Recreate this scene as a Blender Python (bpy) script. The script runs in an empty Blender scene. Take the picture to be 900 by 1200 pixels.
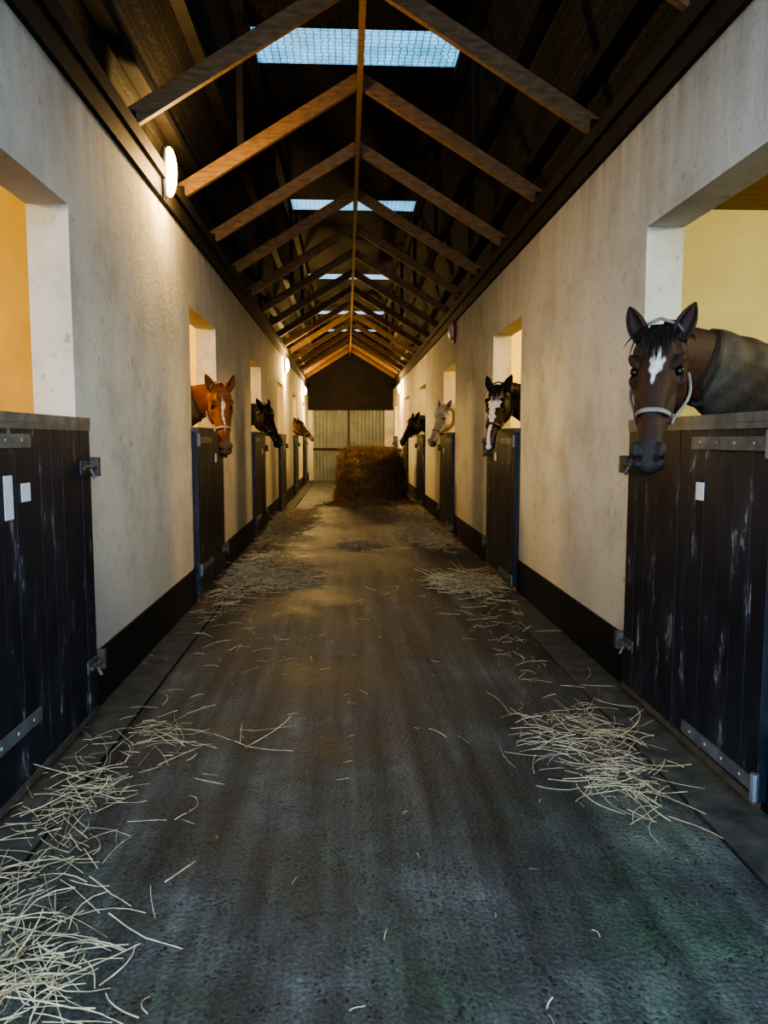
import bpy, bmesh, math, random
import numpy as np
from mathutils import Vector, Matrix
random.seed(7)
V=Vector
C=bpy.context
XL,XR=-1.27,1.52
CAMH=1.35
Y0,Y1=-0.3,25.5
WT=0.19
WALLH=2.98
RIDX=0.11
OPENTOP=2.42
DTOP=1.45

# ------------------------------------------------------------------ materials
def newmat(name):
    m=bpy.data.materials.new(name); m.use_nodes=True
    nt=m.node_tree
    return m,nt,nt.nodes['Principled BSDF']
def noise(nt,coord,scale,detail=6,rough=.6):
    n=nt.nodes.new('ShaderNodeTexNoise'); n.inputs['Scale'].default_value=scale
    n.inputs['Detail'].default_value=detail; n.inputs['Roughness'].default_value=rough
    nt.links.new(coord,n.inputs['Vector']); return n.outputs['Fac']
def ramp(nt,fac,stops):
    r=nt.nodes.new('ShaderNodeValToRGB')
    el=r.color_ramp.elements
    while len(el)<len(stops): el.new(.5)
    for e,(p,c) in zip(el,stops):
        e.position=p; e.color=(c[0],c[1],c[2],1) if len(c)==3 else c
    nt.links.new(fac,r.inputs['Fac']); return r.outputs['Color']
def mix(nt,fac,a,b,mode='MIX'):
    m=nt.nodes.new('ShaderNodeMix'); m.data_type='RGBA'; m.blend_type=mode
    if isinstance(fac,(int,float)): m.inputs[0].default_value=fac
    else: nt.links.new(fac,m.inputs[0])
    for s,i in ((a,6),(b,7)):
        if isinstance(s,tuple): m.inputs[i].default_value=(s[0],s[1],s[2],1)
        else: nt.links.new(s,m.inputs[i])
    return m.outputs[2]
def objc(nt,scale=(1,1,1)):
    t=nt.nodes.new('ShaderNodeTexCoord'); mp=nt.nodes.new('ShaderNodeMapping')
    mp.inputs['Scale'].default_value=scale
    nt.links.new(t.outputs['Object'],mp.inputs['Vector']); return mp.outputs['Vector']
def bump(nt,b,h,strength=.3,dist=.01):
    n=nt.nodes.new('ShaderNodeBump'); n.inputs['Strength'].default_value=strength; n.inputs['Distance'].default_value=dist
    nt.links.new(h,n.inputs['Height']); nt.links.new(n.outputs['Normal'],b.inputs['Normal'])
def simple(name,c1,c2,scale=8,rough=.7,bs=.2,bd=.01,metal=0,stretch=(1,1,1)):
    m,nt,b=newmat(name); co=objc(nt,stretch)
    f=noise(nt,co,scale)
    nt.links.new(ramp(nt,f,[(.3,c1),(.7,c2)]),b.inputs['Base Color'])
    b.inputs['Roughness'].default_value=rough; b.inputs['Metallic'].default_value=metal
    if bs: bump(nt,b,f,bs,bd)
    return m
def maprange(nt,src,a,b,c,d):
    mr=nt.nodes.new('ShaderNodeMapRange')
    for i,v in enumerate((a,b,c,d)): mr.inputs[i+1].default_value=v
    nt.links.new(src,mr.inputs[0]); return mr.outputs[0]
def mul(nt,a,b):
    m=nt.nodes.new('ShaderNodeMath'); m.operation='MULTIPLY'
    nt.links.new(a,m.inputs[0]); nt.links.new(b,m.inputs[1]); return m.outputs[0]

def mat_wall():
    m,nt,b=newmat('whitewashed_render'); co=objc(nt)
    f=noise(nt,co,2.2,8,.65)
    base=ramp(nt,f,[(.25,(.49,.48,.43)),(.5,(.68,.67,.61)),(.75,(.78,.77,.71))])
    f2=noise(nt,co,14,8,.75)
    grime=ramp(nt,f2,[(.32,(.35,.32,.27)),(.42,(1,1,1))])
    c=mix(nt,.6,base,grime,'MULTIPLY')
    sep=nt.nodes.new('ShaderNodeSeparateXYZ'); nt.links.new(co,sep.inputs[0])
    c=mix(nt,mul(nt,maprange(nt,sep.outputs['Z'],.25,1.1,.95,0),f),c,(.36,.31,.23))
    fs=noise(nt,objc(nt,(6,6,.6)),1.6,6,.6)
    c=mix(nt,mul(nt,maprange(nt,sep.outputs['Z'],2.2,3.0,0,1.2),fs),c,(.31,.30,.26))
    nt.links.new(c,b.inputs['Base Color']); b.inputs['Roughness'].default_value=.85
    f3=noise(nt,co,30,6,.7)
    ad=nt.nodes.new('ShaderNodeMath'); ad.operation='ADD'; nt.links.new(f2,ad.inputs[0]); nt.links.new(f3,ad.inputs[1])
    bump(nt,b,ad.outputs[0],.7,.014)
    return m
def mat_floor():
    m,nt,b=newmat('worn_concrete'); co=objc(nt)
    f=noise(nt,co,1.3,10,.72)
    base=ramp(nt,f,[(.3,(.030,.032,.034)),(.5,(.066,.070,.071)),(.70,(.15,.155,.15))])
    st=noise(nt,objc(nt,(9,.5,1)),1.0,6,.6)
    base=mix(nt,.8,base,ramp(nt,st,[(.35,(.5,.5,.5)),(.5,(1,1,1)),(.70,(1.9,1.9,1.8))]),'MULTIPLY')
    vo=nt.nodes.new('ShaderNodeTexVoronoi'); vo.inputs['Scale'].default_value=60; nt.links.new(co,vo.inputs['Vector'])
    sp=ramp(nt,vo.outputs['Distance'],[(.22,(.14,.14,.14)),(.36,(1,1,1))])
    f4=noise(nt,co,9,4,.6)
    msk=ramp(nt,f4,[(.45,(0,0,0)),(.58,(1,1,1))])
    c=mix(nt,msk,base,mix(nt,1.0,base,sp,'MULTIPLY'))
    f5=noise(nt,co,85,4,.7)
    c=mix(nt,.75,c,ramp(nt,f5,[(.40,(.5,.5,.5)),(.60,(1.5,1.5,1.45))]),'MULTIPLY')
    g=noise(nt,co,1.6,6,.6)
    sep=nt.nodes.new('ShaderNodeSeparateXYZ'); nt.links.new(co,sep.inputs[0])
    gm=mul(nt,ramp(nt,g,[(.46,(0,0,0)),(.64,(.8,.8,.8))]),maprange(nt,sep.outputs['Y'],1.4,4.0,1,.08))
    gm=mul(nt,gm,maprange(nt,sep.outputs['X'],-.9,.5,.45,1))
    c=mix(nt,gm,c,mix(nt,1.0,c,(.62,1.12,.66),'MULTIPLY'))
    nt.links.new(c,b.inputs['Base Color'])
    nt.links.new(ramp(nt,f,[(.3,(.36,.36,.36)),(.7,(.72,.72,.72))]),b.inputs['Roughness'])
    ad=nt.nodes.new('ShaderNodeMath'); ad.operation='ADD'; nt.links.new(vo.outputs['Distance'],ad.inputs[0]); nt.links.new(f5,ad.inputs[1])
    bump(nt,b,ad.outputs[0],.5,.007)
    return m
def mat_doorpaint():
    m,nt,b=newmat('chipped_black_paint'); co=objc(nt,(1,1,.30))
    f=noise(nt,co,9,9,.78)
    c=ramp(nt,f,[(.3,(.005,.006,.011)),(.51,(.010,.012,.022)),(.575,(.024,.030,.048)),(.60,(.05,.06,.08)),(.62,(.30,.29,.28))])
    f2=noise(nt,objc(nt,(1,1,.8)),3.1,5,.6)
    c=mix(nt,ramp(nt,f2,[(.50,(1,1,1)),(.64,(0,0,0))]),c,mix(nt,.2,c,(.045,.052,.07)))
    nt.links.new(c,b.inputs['Base Color']); b.inputs['Roughness'].default_value=.42
    bump(nt,b,f,.5,.01); return m
def mat_wood():
    m,nt,b=newmat('sawn_timber'); co=objc(nt)
    f=noise(nt,objc(nt,(3,14,14)),3,8,.6)
    c=ramp(nt,f,[(.3,(.13,.07,.03)),(.7,(.30,.17,.08))])
    nt.links.new(c,b.inputs['Base Color']); b.inputs['Roughness'].default_value=.7
    bump(nt,b,f,.2,.005); return m
def mat_roof():
    m,nt,b=newmat('dark_netted_roof'); co=objc(nt)
    f=noise(nt,co,3,6,.6)
    base=ramp(nt,f,[(.3,(.006,.005,.004)),(.7,(.020,.016,.012))])
    vo=nt.nodes.new('ShaderNodeTexVoronoi'); vo.feature='DISTANCE_TO_EDGE'; vo.inputs['Scale'].default_value=22
    vo.inputs['Randomness'].default_value=.25
    nt.links.new(co,vo.inputs['Vector'])
    net=ramp(nt,vo.outputs['Distance'],[(.03,(1,1,1)),(.07,(0,0,0))])
    c=mix(nt,net,base,(.05,.042,.032))
    nt.links.new(c,b.inputs['Base Color']); b.inputs['Roughness'].default_value=.8
    return m
SKY_S=.62
def mat_sky():
    m,nt,b=newmat('rooflight_sheet'); co=objc(nt)
    vo=nt.nodes.new('ShaderNodeTexVoronoi'); vo.feature='DISTANCE_TO_EDGE'; vo.inputs['Scale'].default_value=16
    vo.inputs['Randomness'].default_value=.3
    nt.links.new(co,vo.inputs['Vector'])
    c=ramp(nt,vo.outputs['Distance'],[(.03,(.03,.12,.22)),(.12,(.17,.54,.88))])
    f=noise(nt,co,4)
    c=mix(nt,.6,c,ramp(nt,f,[(.3,(.4,.4,.4)),(.7,(1.5,1.5,1.5))]),'MULTIPLY')
    b.inputs['Base Color'].default_value=(.2,.25,.3,1)
    nt.links.new(c,b.inputs['Emission Color']); b.inputs['Emission Strength'].default_value=SKY_S
    return m
def mat_straw(name,c1,c2):
    m,nt,b=newmat(name); 
    f=noise(nt,objc(nt),25,3,.5)
    nt.links.new(ramp(nt,f,[(.35,c1),(.65,c2)]),b.inputs['Base Color']); b.inputs['Roughness'].default_value=.65
    return m
def mat_emit(name,col,s):
    m,nt,b=newmat(name); b.inputs['Base Color'].default_value=(.8,.75,.6,1)
    b.inputs['Emission Color'].default_value=(*col,1); b.inputs['Emission Strength'].default_value=s
    return m
def mat_fur(name):
    m,nt,b=newmat(name)
    at=nt.nodes.new('ShaderNodeAttribute'); at.attribute_name='Col'
    f=noise(nt,objc(nt,(1,1,.35)),90,5,.7)
    f2=noise(nt,objc(nt),7,3,.6)
    c=mix(nt,.7,at.outputs['Color'],ramp(nt,f,[(.3,(.55,.55,.55)),(.7,(1.35,1.35,1.35))]),'MULTIPLY')
    c=mix(nt,.5,c,ramp(nt,f2,[(.3,(.65,.65,.65)),(.7,(1.3,1.3,1.3))]),'MULTIPLY')
    nt.links.new(c,b.inputs['Base Color']); b.inputs['Roughness'].default_value=.6
    b.inputs['Specular IOR Level'].default_value=.25
    bump(nt,b,f,.35,.004)
    return m
M={}
M['wall']=mat_wall(); M['floor']=mat_floor(); M['door']=mat_doorpaint(); M['wood']=mat_wood(); M['roof']=mat_roof()
M['sky']=mat_sky()
M['straw']=mat_straw('dry_straw',(.36,.29,.17),(.66,.56,.36))
M['hay']=mat_straw('brown_hay',(.13,.08,.038),(.32,.215,.11))
M['black']=simple('black_bitumen_paint',(.004,.004,.006),(.014,.014,.018),6,.55,.4,.01)
M['apron']=simple('kerb_concrete',(.035,.036,.036),(.11,.11,.10),9,.7,.6,.01)
M['dark']=simple('dark_timber',(.008,.006,.005),(.025,.018,.013),5,.75,.3,.01)
M['galv']=simple('galvanised_steel',(.14,.155,.17),(.30,.33,.36),12,.45,.15,.004,.6)
M['rust']=simple('rusty_iron',(.09,.08,.07),(.20,.18,.16),20,.6,.3,.004,.5)
M['paper']=simple('paper_label',(.62,.64,.72),(.75,.76,.82),60,.6,0)
M['stable_left']=simple('ochre_stable_render',(.72,.58,.27),(.84,.71,.38),3,.85,.3,.01)
M['stable_right']=simple('cream_stable_render',(.72,.67,.36),(.84,.80,.50),3,.85,.3,.01)
M['bed']=simple('straw_bedding',(.25,.18,.08),(.42,.33,.17),12,.9,.6,.03)
M['ceil']=simple('stable_ceiling_boards',(.16,.09,.04),(.28,.17,.08),4,.8,.3,.01,0,(1,8,1))
M['corr']=simple('corrugated_cladding',(.20,.22,.215),(.31,.34,.33),2,.5,.1,.01,.2)
M['lamp']=mat_emit('lit_diffuser',(1,.58,.17),5.5)
M['lamp2']=mat_emit('stable_tube',(1,.72,.33),8)
M['off']=simple('unlit_diffuser',(.55,.45,.38),(.7,.6,.5),10,.3,0)
M['redplastic']=simple('red_plastic',(.25,.04,.02),(.35,.06,.03),10,.4,0)
M['fur']=mat_fur('horse_coat')
M['eye']=simple('horse_eye',(.004,.003,.002),(.012,.007,.004),5,.25,0)

# ------------------------------------------------------------------ mesh helpers
class MB:
    def __init__(s): s.v=[]; s.f=[]; s.m=[]
    def add(s,vs,fs,mi=0):
        o=len(s.v); s.v+= [tuple(v) for v in vs]; s.f+=[tuple(i+o for i in f) for f in fs]; s.m+=[mi]*len(fs)
    def box(s,x0,x1,y0,y1,z0,z1,mi=0):
        vs=[(x,y,z) for x in (x0,x1) for y in (y0,y1) for z in (z0,z1)]
        s.add(vs,[(0,1,3,2),(4,6,7,5),(0,4,5,1),(2,3,7,6),(0,2,6,4),(1,5,7,3)],mi)
    def obox(s,c,ax,ay,az,mi=0):
        c=V(c); vs=[c+ax*i+ay*j+az*k for i in(-1,1) for j in(-1,1) for k in(-1,1)]
        s.add(vs,[(0,1,3,2),(4,6,7,5),(0,4,5,1),(2,3,7,6),(0,2,6,4),(1,5,7,3)],mi)
    def rings(s,rs,mi=0,cap=True):
        n=len(rs[0]); vs=[p for r in rs for p in r]; fs=[]
        for i in range(len(rs)-1):
            for j in range(n):
                k=(j+1)%n; fs.append((i*n+j,i*n+k,(i+1)*n+k,(i+1)*n+j))
        if cap:
            fs.append(tuple(range(n))[::-1]); fs.append(tuple((len(rs)-1)*n+j for j in range(n)))
        s.add(vs,fs,mi)
    def tube(s,pts,rad,n=8,mi=0,up=V((0,0,1))):
        pts=[V(p) for p in pts]; rs=[]
        for i,p in enumerate(pts):
            t=(pts[min(i+1,len(pts)-1)]-pts[max(i-1,0)]).normalized()
            u=up if abs(t.dot(up))<.95 else V((1,0,0))
            sd=t.cross(u).normalized(); uu=sd.cross(t).normalized()
            r=rad[i] if isinstance(rad,(list,tuple)) else rad
            rw,rh=r if isinstance(r,(list,tuple)) else (r,r)
            rs.append([p+sd*(rw*math.cos(2*math.pi*j/n))+uu*(rh*math.sin(2*math.pi*j/n)) for j in range(n)])
        s.rings(rs,mi)
    def ell(s,c,ax,ay,az,mi=0,nu=14,nv=9):
        c=V(c); rs=[]
        for i in range(nv+1):
            a=math.pi*(i+.02)/(nv+.04)
            rs.append([c+ax*(math.cos(a))+ay*(math.sin(a)*math.cos(2*math.pi*j/nu))+az*(math.sin(a)*math.sin(2*math.pi*j/nu)) for j in range(nu)])
        s.rings(rs,mi)
    def obj(s,name,mats,parent=None,smooth=False,fix=True,bev=0):
        me=bpy.data.meshes.new(name); me.from_pydata(s.v,[],s.f)
        for m in mats: me.materials.append(m)
        me.polygons.foreach_set('material_index',s.m)
        if fix:
            bm=bmesh.new(); bm.from_mesh(me); bmesh.ops.recalc_face_normals(bm,faces=bm.faces); bm.to_mesh(me); bm.free()
        if smooth: me.polygons.foreach_set('use_smooth',[True]*len(me.polygons))
        o=bpy.data.objects.new(name,me); C.collection.objects.link(o)
        if parent: o.parent=parent
        if bev:
            b=o.modifiers.new('b','BEVEL'); b.width=bev; b.segments=2; b.limit_method='ANGLE'
        return o
def empty(name,loc=(0,0,0)):
    e=bpy.data.objects.new(name,None); C.collection.objects.link(e); e.empty_display_size=.1; return e

# ------------------------------------------------------------------ building shell
LO=[(2.44+3.95*k,3.69+3.95*k) for k in range(6)]
RO=[(2.63+4.1*k,3.93+4.1*k) for k in range(6)]
for side,x,sg,ops in (('left',XL,-1,LO),('right',XR,1,RO)):
    xa,xb=sorted((x,x+sg*WT))
    w=MB(); b=MB()
    cur=Y0
    for a,c in ops+[(Y1,Y1)]:
        if a>cur:
            w.box(xa,xb,cur,a,0,WALLH)
            ba,bb=sorted((x-sg*.012,x+sg*.0))
            b.box(ba,bb,cur,a,0,.285)
        if c>a: w.box(xa,xb,a,c,OPENTOP,WALLH)
        cur=c
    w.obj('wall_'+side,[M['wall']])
    b.obj('baseboard_'+side,[M['black']])
    p=MB(); pa,pb=sorted((x-sg*.03,x+sg*WT)); p.box(pa,pb,Y0,Y1,WALLH,3.21); p.box(*sorted((x-sg*.06,x-sg*.03)),Y0,Y1,WALLH+.12,3.19)
    p.obj('trim_wall_plate_'+side,[M['dark']])
    xo=x+sg*4.0
    s=MB(); s.box(*sorted((xo,xo+sg*.15)),Y0,Y1,0,3.0)
    divs=[Y0]+[ (ops[i][1]+ops[i+1][0])/2+.1 for i in range(5)]+[Y1-.12]
    xi=x+sg*WT
    for d in divs: s.box(*sorted((xi,xo)),d,d+.12,0,2.95)
    s.obj('wall_outer_'+side,[M['stable_'+side]])
    s=MB(); s.box(*sorted((xi,xo+sg*.15)),Y0,Y1,2.95,3.02); s.obj('ceiling_'+side,[M['ceil']])
    s=MB(); s.box(*sorted((xi-sg*.0,xo)),Y0,Y1,-.1,.01); s.obj('floor_'+side,[M['bed']])
    for i in range(6):
        ym=(divs[i]+divs[i+1])/2
        e=empty('ceiling_light')
        t=MB(); t.box(x+sg*1.7,x+sg*2.9,ym-.05,ym+.05,2.90,2.948,0); t.tube([(x+sg*1.75,ym,2.87),(x+sg*2.85,ym,2.87)],.022,8,1)
        t.obj('batten_tube',[M['galv'],M['lamp2']],e)
        l=bpy.data.lights.new('stable_lamp','POINT'); l.energy=125 if i else (72 if sg<0 else 60); l.color=(1,.67,.24) if sg<0 or i else (1,.92,.58); l.shadow_soft_size=.15
        lo=bpy.data.objects.new('lamp_glow',l); lo.location=(x+sg*1.9,ym,2.7); C.collection.objects.link(lo); lo.parent=e

f=MB(); f.box(-1.03,1.258,-4,Y1+.3,-.12,0); f.obj('floor',[M['floor']])
f=MB(); f.box(-14,14,-14,Y0-.0,-.16,-.125); f.obj('ground',[M['apron']])
f=MB(); f.box(-1.46,1.71,Y0,Y1,-.14,-.03); f.obj('floor_gutter',[M['black']])
f=MB()
y=Y0
while y<Y1:
    L=min(3.0,Y1-y); f.box(XL-WT,-1.045,y,y+L-.012,-.12,.001); f.box(1.272,XR+WT,y+0,y+L-.012,-.12,.001); y+=3.0
f.obj('floor_apron',[M['apron']])

# roof: steep netted linings + top deck with rooflights
RZ=4.75
fl,fr=-.84,1.05
SK=[(6.75,7.37),(11.35,11.85),(16.3,16.8),(20.9,21.4),(24.3,24.8)]
r=MB()
for xb,xt in ((XL-.17,fl),(XR+.17,fr)):
    r.add([(xb,Y0,3.2),(xb,Y1,3.2),(xt,Y1,RZ),(xt,Y0,RZ)],[(0,1,2,3)])
cur=Y0
for a,b_ in SK+[(Y1,Y1)]:
    if a>cur: r.box(fl-.02,fr+.02,cur,a,RZ,RZ+.03)
    cur=b_
r.obj('ceiling',[M['roof']],fix=False)
for a,b_ in SK:
    s=MB(); s.box(fl+.0,fr-.0,a-.0,b_,RZ+.005,RZ+.015); s.obj('skylight',[M['sky']])
p=MB()
for xb,xt in ((XL-.17,fl),(XR+.17,fr)):
    for k in (.25,.6,.97):
        xx=xb+(xt-xb)*k; zz=3.2+(RZ-3.2)*k; sg=1 if xb<0 else -1
        p.box(*sorted((xx,xx+sg*.09)),Y0,Y1,zz-.09,zz-.03)
p.obj('roof_purlins',[M['dark']])
p=MB(); p.box(RIDX-.02,RIDX+.02,Y0,Y1,4.02,4.17); p.obj('ridge_beam',[M['wood']])
y=3.5
while y<Y1:
    t=MB()
    for xf in (XL-.03,XR+.03):
        a=V((xf,y,3.26)); b_=V((RIDX,y,4.13)); d=(b_-a); L=d.length; d.normalize(); nn=V((-d.z,0,d.x))
        if nn.z<0: nn=-nn
        t.obox((a+b_)/2,d*(L/2),V((0,.024,0)),nn*.055)
        t.box(xf-.03 if xf<0 else xf-.05,xf+.05 if xf<0 else xf+.03,y-.05,y+.05,3.12,3.30,1)
    t.obj('roof_truss',[M['wood'],M['dark'],M['galv']],bev=.003)
    y+=1.38
p=MB()
y=3.5
while y<Y1:
    p.box(fl,fl+.05,y-.02,y+.02,3.55,RZ); p.box(fr-.05,fr,y-.02,y+.02,3.6,RZ); y+=2.76
p.obj('roof_struts',[M['dark']])

# back wall
c=MB(); n=90*4; vs=[]
for i in range(n+1):
    x=-1.12+i*(2.36/n); yy=Y1-.05+.018*math.sin(x*2*math.pi/.12)
    vs+=[(x,yy,0),(x,yy,2.3)]
c.add(vs,[(2*i,2*i+2,2*i+3,2*i+1) for i in range(n)])
c.obj('wall_back',[M['corr']],smooth=True,fix=False)
c=MB(); c.box(-1.6,1.85,Y1,Y1+.1,0,4.9); c.box(-1.27,1.52,Y1-.1,Y1,2.3,2.42); c.box(.04,.08,Y1-.09,Y1-.06,0,2.3); c.box(-1.12,1.24,Y1-.09,Y1-.06,1.0,1.06)
c.obj('wall_gable_back',[M['dark']])
c=MB(); c.box(XL,-1.12,Y1-.15,Y1,0,2.3); c.box(1.24,XR,Y1-.15,Y1,0,2.3); c.obj('trim_back_pier',[M['wall']])

# ------------------------------------------------------------------ doors
DN=[0]
def door(side,a,c,idx):
    sg=-1 if side=='L' else 1
    x=XL if side=='L' else XR
    DN[0]+=1
    e=empty('door_%d'%DN[0])
    xf=x-sg*.05
    rr=random.Random(idx*2+(side=='L'))
    d=MB(); n=11; w=(c-a+.06)/n
    for i in range(n):
        y0=a-.03+i*w; j=rr.uniform(0,.003)
        d.box(*sorted((xf+sg*j,xf+sg*.045)),y0+.001,y0+w-.001,.03+rr.uniform(0,.012),DTOP-.03)
    d.obj('planks',[M['door']],e,bev=.002)
    g=MB(); g.box(*sorted((xf-sg*.006,xf+sg*.05)),a-.03,c+.03,DTOP-.035,DTOP)
    g.box(*sorted((xf-sg*.004,xf)),a-.03,c+.03,DTOP-.06,DTOP-.035)
    g.obj('top_capping',[M['galv' if idx==0 else 'rust']],e)
    h=MB()
    for z in ((1.345,.27) if side=='L' else (1.335,.10)):
        h.box(*sorted((xf-sg*.008,xf)),a-.03,a+.58,z-.026,z+.026)
        h.tube([(xf-sg*.008,a-.03,z-.05),(xf-sg*.008,a-.03,z+.05)],.016,8)
        for k in range(4): h.ell((xf-sg*.008,a+.08+k*.14,z),V((sg*.006,0,0)),V((0,.01,0)),V((0,0,.01)),0,8,4)
    h.obj('strap_hinges',[M['galv']],e)
    k=MB(); k.box(*sorted((xf-sg*.005,xf)),a-.02,c+.02,.03,.06); k.obj('kick_plate',[M['rust']],e)
    b=MB()
    for z in (1.22,.28):
        b.box(*sorted((xf-sg*.01,xf)),c-.12,c+.0,z-.03,z+.03)
        b.tube([(xf-sg*.022,c-.12,z),(xf-sg*.022,c+.07,z)],.010,8)
        b.tube([(xf-sg*.022,c-.05,z),(xf-sg*.045,c-.05,z-.05)],.009,8)
        b.box(*sorted((xf-sg*.035,xf+sg*.045)),c+.035,c+.07,z-.045,z+.045)
    b.obj('bolts',[M['rust']],e)
    l=MB()
    if side=='L' and idx==0: labs=[(2.82,1.19,.035,.03),(2.82,1.11,.035,.05),(2.97,1.15,.04,.035)]
    elif side=='R' and idx==0: labs=[(3.13,1.135,.035,.037)]
    else: labs=[((a+c)/2+.2,1.18,.05,.04)]
    for yy,zz,hy,hz in labs: l.box(*sorted((xf-sg*.003,xf)),yy-hy,yy+hy,zz-hz,zz+hz)
    l.obj('name_cards',[M['paper']],e)
for i,(a,c) in enumerate(LO): door('L',a,c,i)
for i,(a,c) in enumerate(RO): door('R',a,c,i)

# ------------------------------------------------------------------ bulkhead lamps
def lamp(x,y,z,sg,hy,hz,lit=True,pw=30):
    e=empty('bulkhead_lamp')
    b=MB(); b.ell((x-sg*.015,y,z),V((.03,0,0)),V((0,hy*1.12,0)),V((0,0,hz*1.08))); b.obj('housing',[M['galv' if lit else 'redplastic']],e,smooth=True)
    b=MB(); b.ell((x-sg*.05,y,z),V((.05,0,0)),V((0,hy,0)),V((0,0,hz*(1 if lit else .8)))); b.obj('diffuser',[M['lamp' if lit else 'off']],e,smooth=True)
    if lit:
        l=bpy.data.lights.new('bulb','POINT'); l.energy=pw; l.color=(1,.66,.27); l.shadow_soft_size=.08
        lo=bpy.data.objects.new('bulb_glow',l); lo.location=(x-sg*.22,y,z-.02); C.collection.objects.link(lo); lo.parent=e
lamp(XL+.03,5.45,3.15,-1,.03,.17,pw=32)
lamp(XL,15.9,2.85,-1,.12,.15,pw=75)
lamp(XL,22.5,2.75,-1,.12,.13,pw=85)
lamp(XR,10.9,2.86,1,.12,.17,False)
lamp(XR,21.5,2.75,1,.12,.14,pw=75)

# ------------------------------------------------------------------ hay
def strands(mb,cx,cy,sx,sy,n,h=.06,lmin=.06,lmax=.26,r=.0015,mi=0,z0=.008):
    for _ in range(n):
        x=random.gauss(cx,sx); y=random.gauss(cy,sy)
        x=max(XL+.06,min(XR-.06,x))
        dd=((x-cx)/sx)**2+((y-cy)/sy)**2
        z=z0+random.random()*h*math.exp(-dd*.6)
        a=random.uniform(0,2*math.pi); L=random.uniform(lmin,lmax); k=random.gauss(0,.8); pitch=random.gauss(0,.12)
        pts=[]; ns=4
        for i in range(ns+1):
            pts.append(V((x,y,max(.005,z)))); x+=math.cos(a)*L/ns; y+=math.sin(a)*L/ns; z+=pitch*L/ns*2; a+=k/ns
            x=max(XL+.03,min(XR-.03,x)); pitch-=.05
        mb.tube(pts,r*random.uniform(.6,1.5),3,mi)
def pile(specs,mat='straw',name='loose_hay'):
    m=MB()
    for s in specs: strands(m,*s[:5],**(s[5] if len(s)>5 else {}))
    return m.obj(name,[M[mat]],fix=False)
pile([(-.86,1.75,.10,.16,170),(-.98,2.2,.10,.22,110),(-1.03,2.75,.10,.25,100),(-.90,3.3,.14,.25,45),(-.66,2.2,.18,.3,14),(-.6,3.35,.12,.1,12,dict(lmin=.2,lmax=.4))])
pile([(-.78,7.7,.14,.30,2600,dict(h=.20,r=.003)),(-1.0,6.8,.10,.5,170),(-.60,7.4,.22,.35,200,dict(r=.002))])
pile([(-.92,12.6,.14,.8,1500,dict(h=.18,r=.004)),(-1.0,10.2,.12,.8,220,dict(r=.003))])
pile([(.14,9.6,.13,.22,160,dict(r=.003))])
pile([(1.04,3.25,.10,.20,110,dict(h=.05)),(1.06,2.8,.08,.13,70),(1.2,3.45,.08,.25,40),(.92,3.45,.1,.12,16)])
pile([(1.12,7.1,.13,.20,1000,dict(h=.10,r=.0026)),(1.2,6.2,.10,.4,60)])
pile([(1.15,10.6,.15,.6,900,dict(h=.1,r=.0035)),(1.15,14,.16,1.2,450,dict(r=.004))])
pile([(.0,3,.6,1.2,24,dict(lmin=.02,lmax=.07)),(.2,7,.7,2,60,dict(lmin=.02,lmax=.10)),(.2,1.9,.4,.3,6,dict(lmin=.02,lmax=.08)),(0,12,.7,3,80,dict(lmax=.2,r=.003)),(-.7,5,.25,1.0,60,dict(lmax=.12)),(1.1,4.8,.12,.8,50,dict(lmax=.12))],name='scattered_straw')

# bale
e=empty('round_hay_bale')
BX,BY=.50,16.5
random.seed(3)
def bale_r(a,z):
    k=z/1.16
    lump=.025*math.sin(a*3+1+z*2)+.02*math.sin(a*7+z*5)+.02*math.sin(z*22+math.sin(a*2)*1.5)
    dome=1-.55*max(0,(k-.86)/.14)**2.2
    return (.74*(1-.17*k)+lump+.05*max(0,.25-k))*dome
b=MB(); rs=[]; nr,na=40,80
for i in range(nr+1):
    k=i/nr; z=k*1.17
    rs.append([V((BX+math.cos(2*math.pi*j/na)*(bale_r(2*math.pi*j/na,z)+random.gauss(0,.010)),BY+math.sin(2*math.pi*j/na)*(bale_r(2*math.pi*j/na,z)+random.gauss(0,.010)),max(.002,z+random.gauss(0,.008)+.02*math.sin(j*.16*3)*k))) for j in range(na)])
b.rings(rs); b.obj('bale_core',[M['hay']],e)
b=MB()
for _ in range(3800):
    a=random.uniform(0,2*math.pi); z=random.uniform(.02,1.13); rr=bale_r(a,z)+.005
    p=V((BX+math.cos(a)*rr,BY+math.sin(a)*rr,z)); t=V((-math.sin(a),math.cos(a),0))*random.choice((-1,1))
    o=V((math.cos(a),math.sin(a),0)); L=random.uniform(.08,.26); sl=random.gauss(-.1,.6)
    b.tube([p,p+t*L*.5+o*random.uniform(.01,.05)+V((0,0,max(sl*L*.5,-z+.01))),p+t*L+o*random.uniform(-.05,.09)+V((0,0,max(sl*L-.02,-z+.01)))],.004,3)
for _ in range(1100):
    a=random.uniform(0,2*math.pi); q=.60*math.sqrt(random.random()); p=V((BX+math.cos(a)*q,BY+math.sin(a)*q,1.15-.12*(q/.6)**4)); a2=random.uniform(0,6.28); L=random.uniform(.1,.3)
    b.tube([p,p+V((math.cos(a2)*L/2,math.sin(a2)*L/2,.05)),p+V((math.cos(a2)*L,math.sin(a2)*L,random.uniform(-.05,.08)))],.004,3)
b.obj('bale_strands',[M['hay']],e,fix=False)
pile([(BX,BY-.85,.45,.12,600,dict(h=.14,r=.004)),(BX-.6,BY-.5,.13,.25,350,dict(h=.16,r=.004)),(BX+.62,BY-.6,.12,.3,350,dict(h=.14,r=.004))],'hay','fallen_hay')

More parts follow.
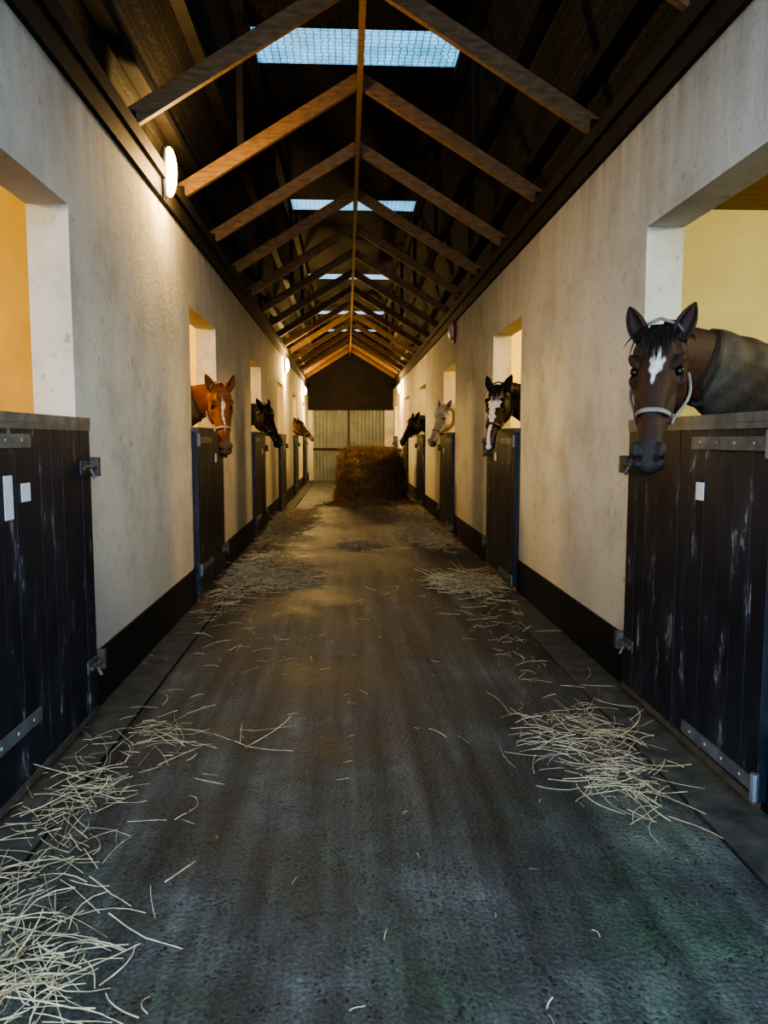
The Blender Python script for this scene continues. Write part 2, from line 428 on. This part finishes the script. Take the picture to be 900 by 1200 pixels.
# ------------------------------------------------------------------ horses
TS=[-.05,0,.07,.13,.19,.25,.32,.40,.47,.52,.56,.59,.605]
TOP=[-.02,.012,.028,.030,.024,.012,-.002,-.016,-.026,-.034,-.046,-.068,-.088]
BOT=[-.16,-.215,-.265,-.280,-.272,-.240,-.190,-.158,-.148,-.152,-.156,-.146,-.130]
HW=[.060,.080,.100,.106,.100,.082,.066,.056,.051,.054,.054,.044,.026]
def secp(t,th,k=1.0):
    top=float(np.interp(t,TS,TOP)); bot=float(np.interp(t,TS,BOT)); hw=float(np.interp(t,TS,HW))
    cn=(top+bot)/2; hn=(top-bot)/2; c=math.cos(th); sn=math.sin(th)
    s=hw*math.copysign(abs(c)**.78,c); n=cn+hn*k*math.copysign(abs(sn)**.88,sn)
    if sn<0: s*=1-.42*(-sn)
    else: s*=1-.16*sn
    return t,n,s*k
def horse(poll,adir,base,sg,col,point=None,blaze=None,bw=.02,mane=(.01,.008,.006),rug=None,halter=(.03,.02,.02),muz=None,voxel=.012,roll=0,HS=1.0,ws=1.0):
    e=empty('horse')
    P=V(poll); a=V(adir).normalized(); n=(V((0,0,1))-a*a.z).normalized()
    if roll: n=Matrix.Rotation(roll,3,a)@n
    S=a.cross(n).normalized()
    def W(t,nn,ss): return P+a*t*HS+n*nn*HS+S*ss*HS*ws
    b=MB(); na=28
    ts=[-.05+i*(.655/26) for i in range(27)]
    b.rings([[W(*secp(t,2*math.pi*j/na)) for j in range(na)] for t in ts])
    for q in (-1,1):
        b.ell(W(.140,-.006,q*.082),(a*.9-S*q*.25)*.045,n*.018,S*.024)
        b.ell(W(.190,-.066,q*.088),a*.035,n*.013,S*.018)
        b.ell(W(.14,-.170,q*.056),a*.12,n*.105,S*.046)
        b.ell(W(.29,-.072,q*.060),a*.11,n*.013,S*.016)
        b.ell(W(.545,-.058,q*.044),(a*.9-n*.4)*.040,n*.024,S*.022)
        b.ell(W(.575,-.090,q*.034),a*.028,n*.032,S*.026)
        b.ell(W(.05,-.085,q*.070),a*.05,n*.07,S*.035)
    b.ell(W(.550,-.142,0),a*.042,n*.024,S*.036)
    b.ell(W(.590,-.100,0),a*.026,n*.036,S*.034)
    H=W(.03,-.115,0); B=V(base); back=-V((a.x,a.y,0)).normalized()
    bd=V((sg,0,0))
    c1=H+back*.12+bd*.10+V((0,0,.03)); c2=B-bd*.25+V((0,0,.14))
    npth=[]; nr=[]
    for i in range(15):
        u=i/14; p=H*(1-u)**3+c1*3*u*(1-u)**2+c2*3*u*u*(1-u)+B*u**3
        npth.append(p); nr.append((.080+.02*u+.09*u*u,.128+.05*u+.12*u*u))
    np2=npth+[B+bd*.18+V((0,0,-.07)),B+bd*.4+V((0,0,-.13)),B+bd*.6+V((0,0,-.18))]
    b.tube(np2,nr+[(.2,.29),(.17,.25),(.08,.12)],20)
    body=[(-.14,1.27,.09,.14),(-.05,1.25,.17,.24),(.08,1.22,.23,.31),(.3,1.19,.27,.36),(.65,1.15,.30,.37),(1.0,1.16,.31,.34),(1.3,1.21,.29,.31),(1.5,1.2,.21,.24),(1.6,1.18,.09,.12)]
    dz=B.z-1.36
    b.tube([V((B.x+sg*d,B.y,zc+dz)) for d,zc,_,_ in body],[(w,h) for _,_,w,h in body],24)
    for q in (-1,1):
        fx=B.x+sg*.12; y=B.y+q*.14
        b.tube([(fx+sg*.10,y,1.32),(fx+sg*.07,y,1.18),(fx,y,.88),(fx-sg*.01,y,.5),(fx,y,.44),(fx,y,.16),(fx-sg*.05,y,.08),(fx-sg*.07,y,.012)],[.05,.13,.09,.055,.042,.038,.042,.062],12,0,V((0,1,0)))
        hx=B.x+sg*1.32; y=B.y+q*.15
        b.tube([(hx,y,1.38),(hx,y,1.2),(hx-sg*.08,y,.9),(hx+sg*.1,y,.55),(hx+sg*.09,y,.46),(hx+sg*.05,y,.16),(hx,y,.08),(hx-sg*.02,y,.012)],[.06,.17,.13,.062,.05,.042,.045,.062],12,0,V((0,1,0)))
    tmp=b.obj('tmp',[M['fur']])
    r=tmp.modifiers.new('r','REMESH'); r.mode='VOXEL'; r.voxel_size=voxel; r.use_smooth_shade=True
    s=tmp.modifiers.new('s','SMOOTH'); s.factor=.5; s.iterations=max(2,int(.03/voxel))
    dg=C.evaluated_depsgraph_get(); me=bpy.data.meshes.new_from_object(tmp.evaluated_get(dg))
    bpy.data.objects.remove(tmp)
    nv=len(me.vertices); co=np.empty(nv*3,'f'); me.vertices.foreach_get('co',co); co=co.reshape(-1,3)
    no=np.empty(nv*3,'f'); me.vertices.foreach_get('normal',no); no=no.reshape(-1,3)
    rel=(co-np.array(P))/HS; T=rel@np.array(a); NN=rel@np.array(n); SS=rel@np.array(S)/ws; AS=np.abs(SS)
    nd=no@np.array(n)
    head=(T>-.06)&(T<.66)&(NN>-.33)&(NN<.09)&(AS<.15)
    nos=np.exp(-(((T-.566)*.75+(NN+.066)*.5)**2/.00022+((T-.566)*.5-(NN+.066)*.85)**2/.00009))*(AS>.02)*head
    sock=np.exp(-((T-.166)**2/.0007+(NN+.036)**2/.0004))*(AS>.05)*head
    hol=np.exp(-((T-.085)**2/.0006+(NN+.015)**2/.0005))*(AS>.05)*head
    mou=np.exp(-(NN+.120+.10*(.58-T))**2/.00003)*(T>.485)*head*(AS>.01)
    jaw=np.exp(-((NN+.145)**2/.0012+(T-.33)**2/.006))*(AS>.02)*head
    fac=np.exp(-((NN+.045)**2/.0006+(T-.36)**2/.008))*(AS>.02)*head
    disp=-(.014*nos+.010*sock+.010*hol+.005*mou+.006*jaw+.005*fac)*HS
    cl=np.ones((nv,4),'f'); cl[:,:3]=col
    pt=np.array(point if point else [c*.35 for c in col])
    low=np.clip((.62-co[:,2])/.2,0,1)[:,None]; cl[:,:3]=cl[:,:3]*(1-low)+pt*low
    if rug is not None:
        ax=(B-H).normalized(); al=(co-np.array(H))@np.array(ax); m=(al>.20)&(~head|(al>.24))&(co[:,2]>.7)
        fold=.5+.5*np.sin(al*55+np.sin(co[:,2]*14)*2.2+co[:,1]*8)
        disp=disp+np.where(m,.010+.006*fold,0)
        cl[m,:3]=(np.array(rug)[None,:]*(.85+.2*fold[:,None]))[m]
        edge=m&(al<.225); cl[edge,:3]=np.array(rug)*.45
    co2=co+no*disp[:,None]; me.vertices.foreach_set('co',co2.astype('f').ravel()); me.update()
    if muz is None: muz=pt
    def blend(k,c): 
        k=np.clip(k,0,1)[:,None]; cl[:,:3]=cl[:,:3]*(1-k)+np.array(c)*k
    blend(np.clip((T-.42)/.12,0,1)*head,muz)
    blend(np.exp(-((T-.17)**2/.0030+(NN+.03)**2/.0018))*(AS>.05)*head*.75,pt)
    blend(np.exp(-((NN+.06)**2/.0016))*head*.35*(T>.2)*(T<.5),pt)
    if blaze is not None:
        wv=bw*(0.6+.4*np.cos((T-.12)*9))*(1+.25*np.sin(T*45)+.15*np.sin(T*130)); wv=np.maximum(wv,bw*.35)
        t0,t1=blaze
        cen=SS-.006*np.sin(T*30)
        ed=np.clip((T-t0)/.04,0,1)*np.clip((t1-T)/.06,0,1)
        blend(np.clip((wv*ed**.5-np.abs(cen))/.007,0,1)*(nd>.25)*head,(.66,.63,.58))
    blend(nos*1.6,(.006,.005,.005)); blend(mou*.9*(NN<-.1),(.008,.006,.006))
    at=me.color_attributes.new('Col','FLOAT_COLOR','POINT'); at.data.foreach_set('color',cl.ravel())
    me.polygons.foreach_set('use_smooth',[True]*len(me.polygons))
    me.name='body'; bo=bpy.data.objects.new('body',me); C.collection.objects.link(bo); bo.parent=e
    x=MB()
    for q in (-1,1):
        x.ell(W(.168,-.036,q*.081),a*.021*HS,n*.016*HS,S*.018*HS,0)
    x.obj('eyes',[M['eye']],e,smooth=True)
    mm=simple('ear_coat',tuple(c*.5 for c in col),tuple(col),30,.7,.1,.002)
    hm=simple('mane_hair',tuple(mane),tuple(min(1,c*2.2) for c in mane),50,.5,0)
    for q in (-1,1):
        d=(-a*.80+n*.30+S*q*.34).normalized(); fwd=(n*.8+S*q*.35+a*.3); fwd=(fwd-d*fwd.dot(d)).normalized(); sd=d.cross(fwd)
        o=W(.015,-.030,q*.062); vs=[]; fs=[]; nu,nw=12,11
        for i in range(nu+1):
            v=i/nu; w=.038*HS*(math.sin(math.pi*min(1,(v*.78+.22)))**.85)*(1 if v<.98 else .2); L=.165*v*HS
            for j in range(nw):
                ph=math.radians(-125+250*j/(nw-1)); 
                vs.append(o+d*L - fwd*(w*math.cos(ph)*.8) + sd*(w*math.sin(ph)) + fwd*.012*math.sin(v*2.5))
        for i in range(nu):
            for j in range(nw-1): k=i*nw+j; fs.append((k,k+1,k+nw+1,k+nw))
        m=MB(); m.add(vs,fs); eo=m.obj('ear',[mm],e,smooth=True,fix=False)
        so=eo.modifiers.new('s','SOLIDIFY'); so.thickness=.007; so.offset=0
    m=MB()
    for i in range(70):
        q=random.gauss(0,.6); L=random.uniform(.05,.15); g=random.gauss(0,.014)
        m.tube([W(-.03,.015,q*.03),W(.03,.042,q*.04+g),W(.03+L*.5,.042,q*.045+g*1.5),W(.03+L,.036+random.uniform(0,.006),q*.05+g*2)],[.003,.004,.003,.0008],4)
    for i in range(1,200):
        u=(i/200)*.92; k=u*14; i0=int(k); fr_=k-i0; p=npth[i0].lerp(npth[min(14,i0+1)],fr_); h=nr[i0][1]*(1-fr_)+nr[min(14,i0+1)][1]*fr_
        t=(npth[min(14,i0+1)]-npth[max(0,i0-1)]).normalized(); sd=t.cross(V((0,0,1))).normalized(); uu=sd.cross(t); w=nr[i0][0]
        if rug is not None and u>.14: break
        L=random.uniform(.06,.14); 
        if rug is not None: L*=.4
        m.tube([p+uu*(h-.02),p+uu*(h+.010)+sd*.02,p+uu*(h*.8)+sd*(w*.85+.010),p+uu*(h*.8-L)+sd*(w+.015)+t*random.gauss(0,.02)],[.004,.006,.005,.001],4)
    tx=B.x+sg*1.6
    for i in range(30):
        g=random.gauss(0,.02); m.tube([(tx-sg*.04,B.y+g*.5,1.28),(tx+sg*.05,B.y+g,1.15),(tx+sg*.07,B.y+g*1.6,.8),(tx+sg*.05,B.y+g*1.5,.45)],[.01,.014,.014,.002],4)
    m.obj('mane_tail',[hm],e,fix=False,smooth=True)
    if halter:
        hmt=simple('halter_webbing',tuple(c*.7 for c in halter),tuple(halter),40,.6,0)
        m=MB()
        def off(t,th,d=.008):
            t,nn,ss=secp(t,th); top=float(np.interp(t,TS,TOP)); bot=float(np.interp(t,TS,BOT)); cn=(top+bot)/2
            v=V((nn-cn,ss)); v=v*(1+d/v.length); return W(t,cn+v.x,v.y)
        R=[]
        for j in range(40):
            th=2*math.pi*j/40; tl=.36+.02*math.sin(th)
            R.append([off(tl-.009,th,.003),off(tl+.009,th,.003),off(tl+.009,th,.008),off(tl-.009,th,.008)])
        R.append(R[0]); m.rings(R,0,False)
        for q in (-1,1):
            cp=[]
            for i in range(12):
                u=i/11; t=.355-(.355-.02)*u; th=-.30
                if q<0: th=math.pi-th
                cp.append(off(t,th,.012+.016*math.sin(u*math.pi)))
            m.tube(cp,.007,6)
            cp=[off(.03+.10*u,(-.30-u*1.27) if q>0 else math.pi+.30+u*1.27,.020) for u in [i/8 for i in range(9)]]
            m.tube(cp,.0065,6)
            m.ell(off(.355,-.30 if q>0 else math.pi+.30,.012),a*.016,n*.016,S*.008)
            cp=[off(.02,-.30 if q>0 else math.pi+.30,.014),W(-.03,-.06,q*.094),W(-.045,.0,q*.06),W(-.05,.03,0)]
            m.tube(cp,.007,6)
        m.tube([W(.355,-.185,0),W(.27,-.255,0),W(.15,-.290,0)],.007,6)
        m.obj('halter',[hmt],e,smooth=True)
    return e
random.seed(11)
horse((1.24,3.04,1.77),(-.27,-.50,-.83),(2.10,3.25,1.37),1,(.062,.030,.020),point=(.022,.015,.013),blaze=(.06,.27),bw=.024,rug=(.082,.070,.055),halter=(.25,.24,.22),muz=(.040,.031,.029),voxel=.006,HS=.97,ws=1.06)
horse((-1.12,6.95,1.80),(.14,-.42,-.86),(-2.0,7.05,1.38),-1,(.21,.070,.022),point=(.10,.035,.014),blaze=(.08,.45),bw=.018,mane=(.12,.045,.018),rug=(.11,.095,.062),halter=(.42,.37,.27),muz=(.15,.075,.045),voxel=.008)
horse((-1.15,10.95,1.80),(.44,-.34,-.80),(-1.95,11.0,1.38),-1,(.014,.011,.010),halter=(.02,.02,.03),voxel=.012)
horse((-1.18,18.9,1.78),(.72,-.28,-.62),(-1.95,18.95,1.36),-1,(.10,.05,.025),blaze=(.05,.6),bw=.03,halter=(.4,.35,.3),muz=(.35,.25,.2),voxel=.02)
horse((1.42,7.25,1.83),(-.26,-.42,-.86),(2.25,7.4,1.38),1,(.016,.012,.011),blaze=(.03,.64),bw=.056,halter=(.03,.03,.04),muz=(.10,.08,.08),voxel=.008)
horse((1.42,11.35,1.81),(-.42,-.34,-.80),(2.2,11.5,1.38),1,(.36,.33,.29),point=(.2,.18,.17),mane=(.3,.28,.25),halter=(.25,.12,.08),muz=(.22,.18,.17),voxel=.012)
horse((1.34,15.45,1.78),(-.55,-.28,-.78),(2.0,15.55,1.38),1,(.014,.011,.010),halter=(.02,.02,.03),voxel=.02)

# ------------------------------------------------------------------ world, camera
w=bpy.data.worlds.new('w'); C.scene.world=w; w.use_nodes=True
bg=w.node_tree.nodes['Background']; bg.inputs[0].default_value=(.55,.75,1,1); bg.inputs[1].default_value=3.3
cam=bpy.data.cameras.new('camera'); co=bpy.data.objects.new('camera',cam); C.collection.objects.link(co)
cam.sensor_fit='VERTICAL'; cam.sensor_height=36; cam.lens=27; cam.clip_start=.05
co.location=(0,0,CAMH)
co.rotation_euler=(math.radians(90-5.4),0,math.radians(-2.74))
C.scene.camera=co
C.scene.view_settings.view_transform='AgX'
C.scene.view_settings.look='AgX - High Contrast'
C.scene.view_settings.exposure=1.08
